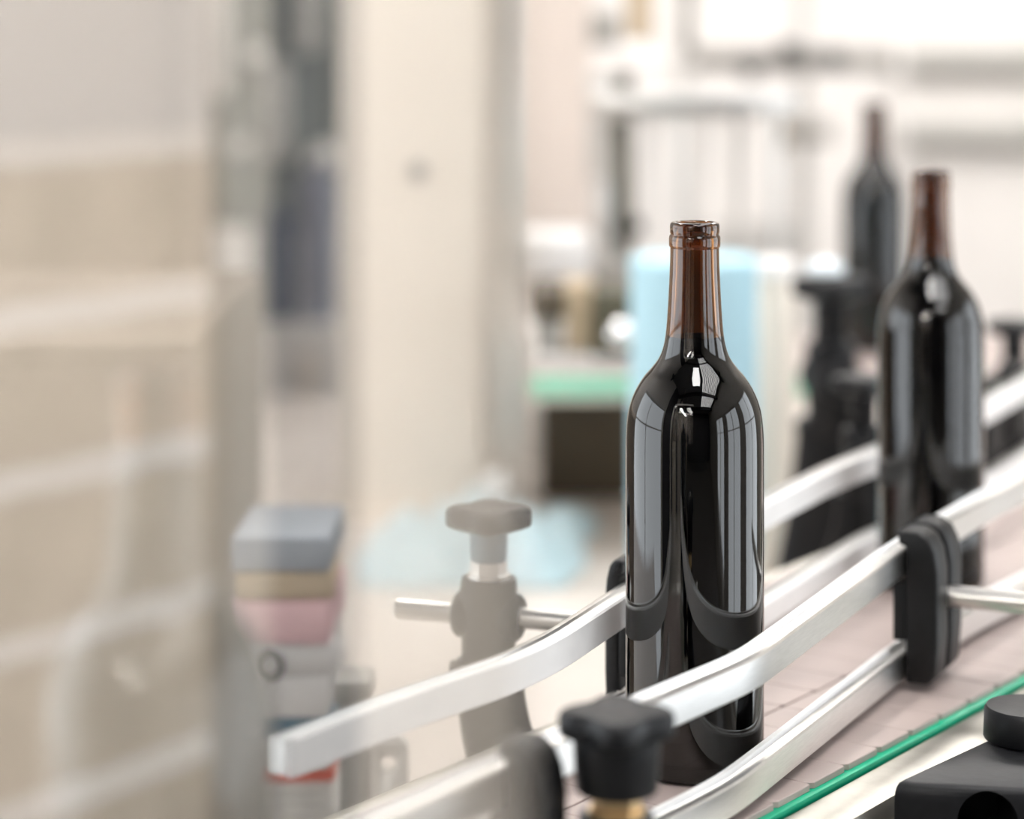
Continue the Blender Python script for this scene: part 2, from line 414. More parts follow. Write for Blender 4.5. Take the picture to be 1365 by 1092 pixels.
# ---------------------------------------------------------------- guide rails
def softpath(pts, step=.008, it=7):       # straight runs with eased bends
    out = []
    for a, b in zip(pts, pts[1:]):
        n = max(1, round((b - a).length / step)); out += [a + (b - a) * k / n for k in range(n)]
    out.append(pts[-1])
    for _ in range(it): out = [out[0]] + [(a + 2 * b + c) / 4 for a, b, c in zip(out, out[1:], out[2:])] + [out[-1]]
    return out
def rail(name, pts, z, near, label, a_rough='alu'):
    path = softpath([P(x, y, z) for x, y in pts])
    mid = path[len(path) // 2]
    t = thing('guide_rail', label, 'guide rail', mid, 0, 'conveyor guide rails')
    h = .0165
    if near:   # path = outer top edge, bottle side is to the left
        al = [(0, -.001), (-.001, 0), (-.0035, 0), (-.0042, -.0015), (-.0075, -.0015), (-.0085, -.001), (-.0085, -h + .001), (-.0075, -h), (-.001, -h), (0, -h + .001)]
        pl = [(-.0087, -.0003), (-.0097, .001), (-.0127, .001), (-.0137, 0), (-.0137, -h), (-.0127, -h - .001), (-.0097, -h - .001), (-.0087, -h)]
    else:      # path = inner top edge
        pl = [(0, -.001), (-.001, 0), (-.0045, 0), (-.0055, -.001), (-.0055, -h), (-.0045, -h - .001), (-.001, -h - .001), (0, -h)]
        al = [(-.0057, -.0015), (-.009, -.0015), (-.0098, 0), (-.0125, 0), (-.0137, -.001), (-.0137, -h + .001), (-.0125, -h), (-.0065, -h), (-.0057, -h + .001)]
    bm = nb(); sweep(bm, path, al); wobj('aluminium_channel', bm, 'alu', t, 40)
    bm = nb(); sweep(bm, path, pl); wobj('plastic_strip', bm, 'white_pl', t, 40)
    return path
ZU, ZL = .084, .0220
nu = rail('near_upper', [(470, 1118), (700, 1011), (901, 924), (1010, 877), (1205, 733), (1312, 668), (1430, 606)],
          ZU, True, 'upper aluminium guide rail on the camera side, crossing in front of the sharp bottle')
nl = rail('near_lower', [(800, 1135), (880, 1098), (985, 1043), (1211, 866), (1310, 806), (1430, 746)],
          ZL, True, 'lower aluminium guide rail on the camera side, just above the chain plates')
fu = rail('far_upper', [(392, 987), (547, 926), (690, 879), (754, 848), (1020, 673), (1110, 626), (1240, 573), (1311, 540), (1420, 478)],
          ZU, False, 'upper guide rail behind the bottles with a bright white plastic face')
fl = rail('far_lower', [(440, 1135), (555, 1085), (690, 1031), (1020, 804), (1161, 716), (1240, 680), (1311, 644), (1420, 572)],
          ZL, False, 'lower guide rail behind the bottles, low over the chain')

# rail clips: two black plates per clip, gripping both rails of one side
CLIP = [(.0005, -.0235), (.0145, -.0235), (.0188, -.0175), (.0205, .004), (.0205, .044), (.0185, .056), (.0145, .0635), (.008, .0675), (-.003, .0675), (-.004, .0665),
        (-.004, .0585), (.0005, .0585)]
def clip(parent, p, t, right, name='rail_clip', gap=.0062, th=.022, two=True, us=1.0):
    # p: point on the rail's outer face at upper-rail top height; t: direction along the rail; right: outward
    o = Vector((p.x, p.y, B + .0285))
    n = 0
    for k in range(2 if two else 1):
        bm = nb(); w0 = k * (th + gap)
        prism(bm, [(u * us, v) for u, v in CLIP], right, UP, t, o + right * .0008, w0, w0 + th, .0022)
        prism(bm, [(-.007, .0015), (.0006, .0015), (.0006, .0365), (-.007, .0365)], right, UP, t, o + right * .0008, w0, w0 + th, .001)
        wobj(name, bm, 'black', parent, 40)
def along(path, y):
    for a, b in zip(path, path[1:]):
        if a.y <= y <= b.y:
            t = (b - a); t.z = 0; t.normalize(); f = (y - a.y) / (b.y - a.y)
            return a + (b - a) * f, t
def star_knob(bm, c, r, h):
    prof = [(r * .45, -h * .35), (r * .80, -h * .12), (r * .93, .0), (r * .97, h * .12), (r * .97, h * .72), (r * .93, h * .9), (r * .84, h), (r * .5, h * .94), (r * .2, h * .9)]
    lathe(bm, prof, 72, c, 4, .17)
def rod_clamp(t, c, axis, rod_a, rod_b, knob_h=.060, stem='slate', horn=None, scale=1.0, hexm='steel', sr=1.0):
    # c: where the rod crosses the clamp body
    k = scale
    bm = nb(); lathe(bm, [(.013 * k, -.034 * k), (.0155 * k, -.030 * k), (.0165 * k, .018 * k), (.0160 * k, .022 * k), (.0148 * k, .0225 * k)], 40, c)
    rod(bm, c - axis * .020 * k, c + axis * .020 * k, .0135 * k, 32, .002)
    box(bm, c + Vector((-.014 * k, 0, -.031 * k)), (.018 * k, .016 * k, .006 * k), 0, .0015)
    wobj('clamp_body', bm, 'black_soft', t, 40)
    bm = nb(); rod(bm, rod_a, rod_b, .0062, 28, .001); wobj('rod', bm, 'steel', t, 40)
    bm = nb(); lathe(bm, [(.0108 * k, .0225 * k), (.0108 * k, .0320 * k)], 6, c); lathe(bm, [(.0125 * k, .0222 * k), (.0125 * k, .0245 * k)], 32, c)
    wobj('hex_insert', bm, hexm, t, 20)
    kn = nb(); star_knob(kn, c + Vector((0, 0, (knob_h - .004) * k)), .0222 * k, .0115 * k)
    kb = wobj('star_knob', kn, 'black_soft', t, 50)
    bm = nb(); lathe(bm, [(.0098 * k * sr, .0322 * k), (.0105 * k * sr, .0335 * k), (.0112 * k * sr, (knob_h - .004) * k)], 40, c)
    wobj('knob_stem', bm, stem, kb, 40)
    if horn:
        path = spline(horn[0], 8); n = len(path)
        rad = [horn[1] + (horn[2] - horn[1]) * i / (n - 1) for i in range(n)]
        bm = nb(); tube(bm, path, rad, 24, .62); wobj('curved_arm', bm, 'black_soft', t, 50)

# near-side double clip with its rod running off to the right
p, t = along(nu, 1.448)
R = Vector((t.y, -t.x, 0))
cn = thing('rail_bracket', 'black double plate bracket gripping both rails on the right, with a steel rod', 'bracket', (p.x, p.y, B), 0, 'guide rail brackets')
clip(cn, p, t, R, th=.024, gap=.006)
a = Vector((p.x, p.y, B + .0525)) + t * .030 + R * .021
bm = nb(); rod(bm, a - R * .004, a + Vector((.93, -.37, 0)) * .24, .0066, 28, .001); wobj('rod', bm, 'steel', cn, 40)

# far-side clips with star knob clamps
def far_bracket(yclip, cpx, cy, rodz, left_px, label, horn_dx=1, clip_two=True, kn=None, stem='slate', us=.5, k=1.0, hx=.3, back=.0, hr=1.0, hexm='steel'):
    p, t = along(fu, yclip); out = Vector((-t.y, t.x, 0)); p = p + out * .0142
    c = Q(cpx, 0, cy); c.z = B + rodz
    th = thing('rail_bracket', label, 'bracket', (c.x, c.y, B - .06), 0, 'guide rail brackets')
    clip(th, p - t * back, t, out, th=.020, gap=.006, two=clip_two, us=us)
    e = Vector((p.x, p.y, B + rodz)) + out * .012 + t * .023
    ax = (e - c).normalized()
    st = c - ax * ((cpx - left_px) * cy / F)
    h = [c + Vector((.000, .004, -.026)), c + Vector((.001, .006, -.045)), c + Vector((.004, .010, -.068)), c + Vector((.010, .016, -.092)), c + Vector((.020, .018, -.116)), c + Vector((.030, .018, -.140))]
    h = [Vector((c.x + (q.x - c.x) * hx / .3, q.y, c.z + (q.z - c.z) * k)) for q in h]
    rod_clamp(th, c, ax, st, e, stem=stem, horn=(h, .0185 * k * hr, .0235 * k * hr), knob_h=.0565, scale=k, hexm=hexm)
    return th
far_bracket(1.365, 651, 1.42, .0525, 521, 'grey veiled star knob clamp left of the sharp bottle, holding a steel rod', us=.45, clip_two=False)
far_bracket(1.80, 1150, 1.92, .0525, 1046, 'black clamp just left of the second bottle, its rod end showing above the white rail', hx=-.3, stem='black_soft', hexm='black_soft')
far_bracket(2.10, 1352, 2.26, .0525, 1336, 'black clamp at the right edge behind the white rail, right of the second bottle', hx=-.3, stem='black_soft', hexm='black_soft')
c3 = far_bracket(2.02, 1108, 2.30, .056, 1098, 'large black star knob clamp below the farthest bottle', k=1.5, hx=-.15, hr=1.15, stem='black_soft', hexm='black_soft')
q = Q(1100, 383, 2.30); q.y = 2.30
bm = nb(); lathe(bm, [(.010, .0), (.0185, .002), (.0185, .008), (.012, .013), (.004, .0145)], 36, (q.x, 2.30, B + .056 + 1.5 * .0655)); wobj('knob_glint', bm, mat('pale_glint', (.78, .86, .90), .3), c3, 60)  # pale disc in place of the bright reflection on the knob

# near left clamp, mostly black, out of focus
c = Q(822, 960, 1.04); c.z = B + .041
nk = thing('rail_bracket', 'blurred black star knob clamp at the bottom centre, in front of the sharp bottle', 'bracket', (c.x, c.y, B - .06), 0, 'guide rail brackets')
p, t = along(nu, 1.06); R = Vector((t.y, -t.x, 0))
clip(nk, p - t * .03, t, R, th=.020, gap=.006, two=False)
e = Vector((p.x, p.y, B + .041)) + R * .012
h = [c + Vector((0, 0, -.028)), c + Vector((.022, -.016, -.06)), c + Vector((.030, -.022, -.09)), c + Vector((.034, -.026, -.12))]
rod_clamp(nk, c, (c - e).normalized(), e, c + (c - e).normalized() * .06, horn=(h, .0175, .0215), knob_h=.060, stem='black_soft', hexm='brass', sr=1.7)

# lower-right clamp block on the side frame
blk = thing('frame_clamp', 'black plastic clamp block with a round hole, on the conveyor frame at the lower right', 'clamp', (.27, 1.28, B - .10))
plan = [(.1965, 1.2425), (.2020, 1.2385), (.2650, 1.2290), (.345, 1.232), (.345, 1.345), (.300, 1.338), (.2560, 1.312)]
def pl_in(k):
    cx, cy = .275, 1.283
    return [(cx + (x - cx) * k, cy + (y - cy) * k) for x, y in plan]
bm = nb(); loft(bm, [[(x, y, B + z) for x, y in pl_in(k)] for k, z in ((1, -.045), (1, .0035), (.995, .0065), (.985, .0090), (.965, .0110), (.93, .0120))])
cb = wobj('clamp_block', bm, 'black_soft', blk, 40)
bm = nb(); rod(bm, (.2425, 1.2200, B - .0050), (.2425, 1.2750, B - .0050), .0150, 40); cut(cb, bm)
bm = nb(); lathe(bm, [(.020, .0123), (.0232, .0128), (.0238, .0140), (.0232, .0285), (.0220, .0305), (.018, .0312)], 48, (.2800, 1.3130, B))
wobj('clamp_knob', bm, 'black_soft', blk, 40)
bm = nb(); a = S(.10, .041, -.05); box(bm, a, (.07, .0075, .05), math.atan2(D.y, D.x), .002); wobj('mounting_plate', bm, 'steel', blk)

# ---------------------------------------------------------------- machine bed and the things on it
ZT = -.20
bed = thing('machine_bed', 'pale enamelled machine bed table behind the conveyor', 'table', (-.2, 2.6, 0))
bm = nb()
e0 = S(-.55, -.30, 0); e1 = S(1.5, -.30, 0)
pts = [(-1.3, e0.y - .05), (e0.x, e0.y), (e1.x, e1.y), (1.3, e1.y), (1.3, 3.75), (-1.3, 3.75)]
b2 = nb(); loft(b2, [[(x, y, B + ZT - .03) for x, y in pts], [(x, y, B + ZT - .002) for x, y in pts], [(x, y, B + ZT) for x, y in pts]]); join(bm, b2)
wobj('table_top', bm, 'table', bed)
for x, y in ((-1.2, 1.2), (-1.2, 3.65), (1.2, 3.65), (1.2, 2.75), (.2, 2.2), (-.3, 1.6)):
    bm = nb(); box2(bm, (x - .03, y - .03, 0), (x + .03, y + .03, B + ZT - .0305), .003); wobj('leg', bm, 'pgrey', bed)
def at_table(px, py): return P(px, py, ZT)

# cream column with lock
y = 2.85
col = thing('control_column', 'tall cream enamelled machine column with a small round lock', 'machine column', Q(545, 0, y + .1) * 1)
col.location.z = B + ZT
a, b = Q(450, 0, y), Q(641, 0, y)
bm = nb(); box2(bm, (a.x, y, B + ZT + .012), (b.x, y + .26, 2.3), .006); wobj('column_body', bm, 'cream', col)
bm = nb(); box2(bm, (a.x - .012, y - .012, B + ZT), (b.x + .012, y + .27, B + ZT + .012), .002); wobj('base_plate', bm, 'cream', col)
l = Q(557, 228, y); bm = nb(); rod(bm, l, l - Vector((0, .008, 0)), .0150, 32); lk = wobj('lock', bm, 'pgrey', col)
bm = nb(); rod(bm, l - Vector((0, .0082, 0)), l - Vector((0, .011, 0)), .0105, 28); wobj('key_barrel', bm, 'dark', lk)
# steel post beside it
y = 2.95
a, b = Q(644, 0, y), Q(692, 0, y)
po = tag(obj('steel_post', (lambda bm: (box2(bm, (a.x, y, B + ZT), (b.x, y + .045, 2.3), .004), bm)[1])(nb()), 'steel', None, 35, ((a.x + b.x) / 2, y, B + ZT)),
         'grey square steel post standing right of the cream column', 'post')
pin = Q(659, 655, 2.75); pin.z = B + ZT
t = thing('levelling_bolt', 'small shiny bolt standing on the bed at the foot of the cream column', 'bolt', pin)
bm = nb(); lathe(bm, [(.012, 0), (.012, .012), (.0075, .014), (.0075, .055), (.006, .058)], 24); obj('shank', bm, 'chrome', t)
bm = nb(); lathe(bm, [(.0135, .0585), (.0135, .075), (.011, .078)], 6); obj('bolt_head', bm, 'white_pl', t, 20)

# blue paper roll
y = 2.42; c = Q(925, 0, y + .066); c.z = B + ZT; hgt = HC - (352 - HY) * y / F - ZT
t = thing('paper_roll', 'upright pale blue paper towel roll behind the neck of the sharp bottle', 'paper roll', c)
bm = nb(); r = .0655
lathe(bm, [(.020, 0), (r - .002, 0), (r, .002), (r, hgt - .003), (r - .003, hgt), (.020, hgt)], 72, closed=True); obj('paper', bm, 'paperblue', t, 40)
bm = nb(); lathe(bm, [(.0172, .0), (.0195, .0), (.0195, hgt - .001), (.0172, hgt - .001)], 40, closed=True); obj('cardboard_core', bm, 'tan', t, 40)
# white roll to its right, behind
y = 2.6; c = Q(1032, 0, y); c.z = B + ZT; h2 = HC - (346 - HY) * y / F - ZT
t = thing('canister', 'white canister half hidden behind the blue paper roll', 'canister', c)
bm = nb(); lathe(bm, [(.022, 0), (.024, .003), (.024, h2 - .03), (.021, h2 - .018)], 40); obj('canister_body', bm, 'cream', t)
bm = nb(); lathe(bm, [(.0245, h2 - .0175), (.0245, h2 - .002), (.022, h2)], 40); obj('lid', bm, 'pwhite', t)

# crumpled pale blue tissue on the bed
c = at_table(632, 742)
bm = nb(); nx, ny = 40, 16
outline = lambda u, v: 1
grid = []
w, dpt = .245, .30
for j in range(ny + 1):
    row = []
    for i in range(nx + 1):
        u, v = i / nx * 2 - 1, j / ny * 2 - 1
        ww = w / 2 * (1 - .22 * max(0, -v * 0) - .05 * math.sin(v * 5)); x = u * ww + (.018 * v if u > 0 else -.0 * v)
        if u < 0: x *= (1 - .32 * max(0, v + .1))
        z = .032 + .013 * math.sin(u * 6 + v * 3) + .009 * math.sin(u * 13 - v * 7) + .006 * math.cos(v * 11 + u * 4)
        z *= max(0, 1 - max(abs(u), abs(v)) ** 6); z += .002
        row.append(bm.verts.new((x, v * dpt / 2, z)))
    grid.append(row)
for j in range(ny):
    for i in range(nx): bm.faces.new((grid[j][i], grid[j][i + 1], grid[j + 1][i + 1], grid[j + 1][i]))
bmesh.ops.solidify(bm, geom=bm.faces[:], thickness=.0015)
o = obj('paper_towel', bm, 'tissue', None, 60); o.location = c + Vector((0, 0, .002))
tag(o, 'crumpled pale blue paper towel lying flat on the machine bed behind the grey clamp', 'paper towel')

# rear conveyor carrying the far bottle
y0, y1 = 2.66, 3.02
rc = thing('conveyor', 'rear cross conveyor with a pale green edge strip, behind the blue roll', 'conveyor', (.75, 2.84, B + ZT))
x0 = Q(702, 0, y0).x; x1 = 1.15
bm = nb()
for i in range(int((x1 - x0) / PITCH)):
    xx = x0 + i * PITCH; box2(bm, (xx, y0 + .02, B - .005), (xx + PITCH - .001, y1, B), .0006)
wobj('slat_chain', bm, 'plate', rc)
bm = nb(); box2(bm, (x0, y0, B - .020), (x1, y0 + .0195, B - .001), .002); wobj('edge_strip', bm, mat('pale_green_strip', (.25, .56, .40), .5), rc)
bm = nb(); box2(bm, (x0, y0 + .004, B - .027), (x1, y1, B - .0205), .001); wobj('side_frame', bm, 'cream', rc)
bm = nb(); a = Q(712, 0, y0 + .02); b = Q(845, 0, y0 + .02)
box2(bm, (a.x + .01, 2.985, B + ZT + .0005), (b.x + .11, 3.09, B - .0275), .006); wobj('drive_housing', bm, 'brown', rc)
for xx in (.62, 1.08):
    bm = nb(); box2(bm, (xx, 2.9, B + ZT + .0005), (xx + .04, 2.94, B - .0275), .003); wobj('leg', bm, 'steel', rc)

# filler machine behind: deck, posts, cylinder, bars
def wbox(x0, x1, y0p, y1p, Y, dep, bev=.004):
    a, b = Q(x0, y1p, Y), Q(x1, y0p, Y); bm = nb(); box2(bm, (a.x, Y, a.z), (b.x, Y + dep, b.z), bev); return bm
fm = thing('filling_machine', 'blurred stainless filling machine with dark posts behind the sharp bottle', 'filling machine', (.2, 3.3, B + ZT))
Y = 3.15
wobj('machine_base', wbox(694, 1010, 470, 619, Y + .05, .42), 'pgrey', fm)
bm = wbox(693, 788, 318, 372, Y, .16); wobj('valve_block', bm, 'white_pl', fm)
bm = wbox(792, 850, 352, 384, Y - .0, .10); wobj('valve_block', bm, 'grey', fm)
bm = nb(); a = Q(832, 480, Y + .2); b = Q(832, 158, Y + .2); rod(bm, (a.x, a.y, a.z), (b.x, b.y, b.z), .0125, 24); wobj('post', bm, 'olive', fm)
bm = nb(); a = Q(803, 350, Y + .2); b = Q(803, 240, Y + .2); rod(bm, a, b, .011, 24); wobj('post', bm, 'steel', fm)
bm = nb(); a = Q(816, 470, Y + .24); b = Q(816, 160, Y + .24); rod(bm, a, b, .014, 24); wobj('post', bm, 'pgrey', fm)
bm = nb(); q = Q(846, 92, Y + .2); lathe(bm, [(.026, 0), (.026, .012), (.024, .024), (.018, .032), (.006, .036)], 40, q); wobj('dome_cap', bm, 'pwhite', fm, 60)
bm = nb(); a = Q(831, 124, Y + .2); b = Q(831, 98, Y + .2); rod(bm, a, b, .013, 24); wobj('collar', bm, 'olive', fm)
bm = wbox(786, 1060, 124, 158, Y + .17, .06); wobj('cross_bar', bm, 'alu', fm)
bm = wbox(784, 822, 96, 240, Y + .3, .04); wobj('support', bm, 'pgrey', fm)
wobj('motor_cover', wbox(786, 828, 14, 62, Y + .34, .06), 'grey', fm)
wobj('duct', wbox(836, 870, -60, 54, Y + .34, .05), 'tan', fm)
wobj('duct', wbox(912, 926, -60, 70, Y + .34, .03), 'grey', fm)
bm = nb(); q = Q(842, 302, Y + .15); lathe(bm, [(.006, -.012), (.014, -.008), (.016, 0), (.014, .008), (.006, .012)], 24, q); wobj('valve_handle', bm, 'black', fm, 60)
for px, w_, mm in ((868, 8, 'pwhite'), (905, 6, 'alu'), (945, 7, 'pwhite'), (985, 9, 'pgrey'), (1032, 9, 'alu')):
    a = Q(px, 478, Y + .25); b = Q(px, 150, Y + .25)
    bm = nb(); rod(bm, a, b, w_ * Y / F, 20); wobj('filling_tube', bm, mm, fm)

du = thing('drive_unit', 'dark blurred gear drive with a shiny ball handle left of the blue roll', 'drive unit', (.15, 2.78, B + .0005))
Y = 2.74
bm = wbox(790, 853, 388, 480, Y, .10); wobj('gearbox', bm, 'olive', du)
bm = nb(); q = Q(828, 445, Y - .014); lathe(bm, [(.004, -.017), (.010, -.014), (.016, -.006), (.017, 0), (.016, .006), (.010, .014), (.004, .017)], 32, q); wobj('ball_handle', bm, 'chrome', du, 60)
bm = wbox(704, 752, 386, 428, Y, .12); wobj('motor', bm, 'brown', du)
bm = wbox(752.5, 789, 376, 470, Y + .03, .05); wobj('support', bm, 'tan', du)
bm = wbox(714, 746, 428.5, 474, Y + .02, .08); wobj('support', bm, 'grey', du)
a, b = Q(702, 474, Y), Q(853, 486, Y)
bm = nb(); box2(bm, (a.x, Y - .01, B + .0006), (b.x, Y + .14, a.z - .0012), .001); wobj('base_plate', bm, 'pgrey', du)
pp = thing('partition_panel', 'tall peach coloured partition panel behind the filling machine, right of the steel post', 'partition', (.1, 4.35, 0))
a, b = Q(640, 0, 4.3), Q(792, 0, 4.3)
bm = nb(); box2(bm, (a.x, 4.3, .05), (b.x, 4.33, 2.3), .004); wobj('panel', bm, mat('peach_enamel', (.76, .665, .60), .6, 0, .04, 3), pp)
for xx in (a.x + .03, b.x - .05):
    bm = nb(); box2(bm, (xx, 4.22, 0), (xx + .03, 4.42, .0495), .003); wobj('foot', bm, 'steel', pp)
# frames farther back
rk = thing('equipment_rack', 'blurred white equipment rack against the back wall, upper right', 'rack', (.9, 5.2, 0))
Y = 5.2
for x0_, x1_ in ((905, 922), (1062, 1080), (1196, 1206)):
    wobj('upright', wbox(x0_, x1_, -60, 560, Y, .05), 'pgrey' if x0_ < 1190 else 'pwhite', rk)
wobj('crossbar', wbox(922.5, 1195, 66, 96, Y, .05), 'grey', rk)
wobj('crossbar', wbox(1040, 1110, 160, 190, Y - .06, .05), 'grey', rk)
for px, py in ((1003, 92), (1052, 70), (1112, 78)):
    bm = nb(); q = Q(px, py, Y - .055); rod(bm, q, q + Vector((0, .05, 0)), .022, 28); wobj('adjuster_knob', bm, 'dark', rk)
bm = wbox(1030, 1046, 150, 200, Y - .06, .04); wobj('sensor', bm, 'tan', rk)
bm = wbox(922.5, 1061, 300, 340, Y, .05); wobj('crossbar', bm, 'pgrey', rk)
for x0_ in (905, 1063, 1197):
    a = Q(x0_, 560, Y); bm = nb(); box2(bm, (a.x, Y, 0), (a.x + .02, Y + .05, a.z - .001)); wobj('foot', bm, 'pgrey', rk)

# stack of sheets at the left, behind the foreground bottle
sx0, sx1, sy = -.235, -.125, 1.66
base = ZT
def sheet(name, label, cat, z0, z1, x0, x1, m, rz, dep=.22, dx=0, group='sheets and cartons stacked on the bed'):
    cx, cz = (x0 + x1) / 2 + dx, B + z0
    bm = nb(); box(bm, (0, 0, (z1 - z0) / 2), (x1 - x0, dep, z1 - z0 - .0006), 0, min(.002, (z1 - z0) * .3))
    o = obj(name, bm, m, None, 35); o.location = (cx, sy + dep / 2, cz); o.rotation_euler = (0, 0, rz)
    return tag(o, label, cat, group)
def zat(py): return HC - (py - HY) * sy / F
z = base; k = 0
sheetlab = ['flat white printed sheet, lowest of the stack at the left', ]
lv = [zat(1092) - .02 + i * .0075 for i in range(7)]
pal = thing('carton', 'white carton under the stack of printed sheets at the left', 'carton', (-.16, sy + .05, B + ZT), 0)
bm = nb(); box2(bm, (-.196, sy - .002, B + ZT), (-.116, sy + .12, B + lv[0] - .0008), .003); wobj('carton_body', bm, 'white_card', pal)
bm = nb(); box2(bm, (-.185, sy - .0035, B + ZT + .01), (-.13, sy - .0022, B + lv[0] - .012)); wobj('carton_label', bm, 'paper', pal)
for i in range(6):
    sheet('printed_sheet', ['lowest', 'second lowest', 'third lowest', 'fourth from the bottom', 'fifth from the bottom', 'topmost'][i] + ' of the pale printed sheets stacked under the red card',
          'sheet', lv[i], lv[i] + .0066, -.192 + .002 * i, -.121 - .003 * (i % 3), 'paper', .02 * (i % 2), .11)
zz = lv[5] + .0070
def add(name, label, cat, h, m, rz, x1=-.124, x0=-.192, dep=.11):
    global zz
    sheet(name, label, cat, zz, zz + h, x0, x1, m, rz, dep); zz += h + .0004
add('card_sheet', 'orange red card in the stack at the left, above the printed sheets', 'card', .009, 'red', .04)
add('printed_sheet', 'pale sheet lying on the red card', 'sheet', .020, 'paper', -.02)
add('folded_cloth', 'folded teal cloth in the stack at the left', 'cloth', .014, 'teal', .05)
add('carton', 'flat white carton above the teal cloth in the stack', 'carton', .030, 'white_card', -.03)
add('card_sheet', 'flat white card with a dark ring on it in the stack at the left', 'card', .020, 'white_card', .03)
ringz = zz - .010
add('carton', 'pink carton in the stack at the left', 'carton', .030, 'pink', -.03)
add('carton', 'tan cardboard carton above the pink one', 'carton', .019, 'tan', .04)
add('carton', 'blue grey carton near the top of the stack at the left', 'carton', .024, 'blgrey', -.02)
q = Q(358, 888, sy - .012)
bm = nb(); 
for kk in range(1):
    path = [q + Vector((.0085 * math.cos(a), 0, .0085 * math.sin(a))) for a in [2 * PI * i / 40 for i in range(40)]]
    rings = []
    for i in range(40):
        a = 2 * PI * i / 40; e = Vector((math.cos(a), 0, math.sin(a)))
        rings.append([q + e * (.0085 + .0025 * math.cos(2 * PI * j / 10)) + Vector((0, .0025 * math.sin(2 * PI * j / 10), 0)) for j in range(10)])
    loft(bm, rings, closed=True)
rg = obj('seal_ring', bm, 'dark', None, 60); tag(rg, 'small dark rubber ring hanging on the white card in the left stack', 'ring')

# dark box added at the far left, darkens the view behind the guard panel
a, b = Q(-330, 0, 1.72), Q(258, 0, 1.72)
t = thing('backing_box', 'added taupe backing box on the bed at the far left, behind the foreground bottle', 'machine housing', ((a.x + b.x) / 2, 2.05, B + ZT))
bm = nb(); box2(bm, (a.x, 1.72, B + ZT + .0005), (b.x, 2.2, B + .17), .008); wobj('backing_body', bm, 'taupe', t)
bm = nb(); box2(bm, (a.x + .02, 1.713, B + ZT + .02), (b.x - .02, 1.7195, B + .15), .002); wobj('cover_plate', bm, 'taupe', t)

# bracket post with hinge plate, bottom left of centre
y = 1.50
ps = thing('bracket_post', 'grey brown bracket post with a drilled pale hinge plate, bottom left', 'bracket', Q(462, 0, y))
ps.location.z = B + ZT
a, b = Q(452, 1092, y), Q(490, 918, y)
bm = nb(); box2(bm, (a.x, y, B + ZT), (b.x, y + .03, b.z), .002); wobj('post', bm, 'grey', ps)
a, b = Q(444, 948, y), Q(496, 915, y)
bm = nb(); box2(bm, (a.x, y - .004, a.z + .004), (b.x, y + .034, b.z + .004), .004); wobj('post_cap', bm, 'grey', ps)
a, b = Q(491, 1150, y), Q(543, 982, y)
bm = nb()
pr = [(0, 0), (b.x - a.x, 0), (b.x - a.x, b.z - a.z - .007), (b.x - a.x - .007, b.z - a.z), (.003, b.z - a.z - .004), (0, b.z - a.z - .010)]
prism(bm, pr, Vector((1, 0, 0)), UP, Vector((0, 1, 0)), Vector((a.x, y + .004, a.z)), 0, .012, .001)
hp = wobj('hinge_plate', bm, 'pgrey', ps)
q = Q(517, 1023, y)
bm = nb(); rod(bm, (q.x, y - .01, q.z), (q.x, y + .03, q.z), .0052, 28); cut(hp, bm)
bm = nb(); box2(bm, (a.x + .004, y + .0018, q.z + .012), (b.x - .006, y + .0038, q.z + .0145), .0004); wobj('rib', bm, 'pgrey', hp); bm = nb(); box2(bm, (a.x + .004, y + .0018, q.z - .026), (b.x - .008, y + .0038, q.z - .0235), .0004); wobj('rib', bm, 'pgrey', hp)

# left background: tank, blue drums, cabinet, added dark box
Y = 4.4
tk = thing('tank', 'grey green steel tank at the back left, above the blue drum', 'tank', Q(355, 0, Y + .2)); tk.location.z = 0
bm = nb(); c = Q(360, 0, Y + .2); lathe(bm, [(.14, .95), (.155, .97), (.155, 2.35), (.13, 2.42), (.02, 2.46)], 48, (c.x, c.y, 0)); wobj('tank_body', bm, 'tank', tk)
for dx, dy in ((-.1, -.08), (.1, -.08), (0, .12)):
    bm = nb(); rod(bm, (c.x + dx, c.y + dy, 0), (c.x + dx, c.y + dy, .952), .012); wobj('leg', bm, 'steel', tk)
for px, py, r in ((340, 72, .018), (318, 195, .017), (425, 214, .024)):
    q = Q(px, py, Y - .02); bm = nb(); rod(bm, q, q + Vector((0, .16, 0)), r, 28); wobj('highlight_disc', bm, 'pwhite', tk)  # white discs standing in for blurred highlights in front of the tank
for x0_, x1_, y0_, y1_, mm in ((282, 303, -60, 130, 'pwhite'), (352, 384, 82, 215, 'pgrey'), (395, 425, -60, 70, 'pgrey')):
    wobj('pipe', wbox(x0_, x1_, y0_, y1_, Y - .03, .05, .012), mm, tk)
Y = 3.9
cab = thing('cabinet', 'low whitish cabinet behind the left stack, under the blue drum', 'cabinet', Q(385, 0, Y + .2)); cab.location.z = 0
a, b = Q(240, 640, Y), Q(452, 432, Y)
bm = nb(); box2(bm, (a.x, Y, .0), (b.x, Y + .42, b.z), .006); wobj('cabinet_body', bm, 'white_card', cab)
for x0_, x1_ in ((324, 352), (400, 424)):
    wobj('door_panel', wbox(x0_, x1_, 470, 760, Y - .012, .0115), 'cream', cab)
wobj('door_panel', wbox(356, 396, 600, 760, Y - .012, .0115), 'tan', cab)
ztop = b.z
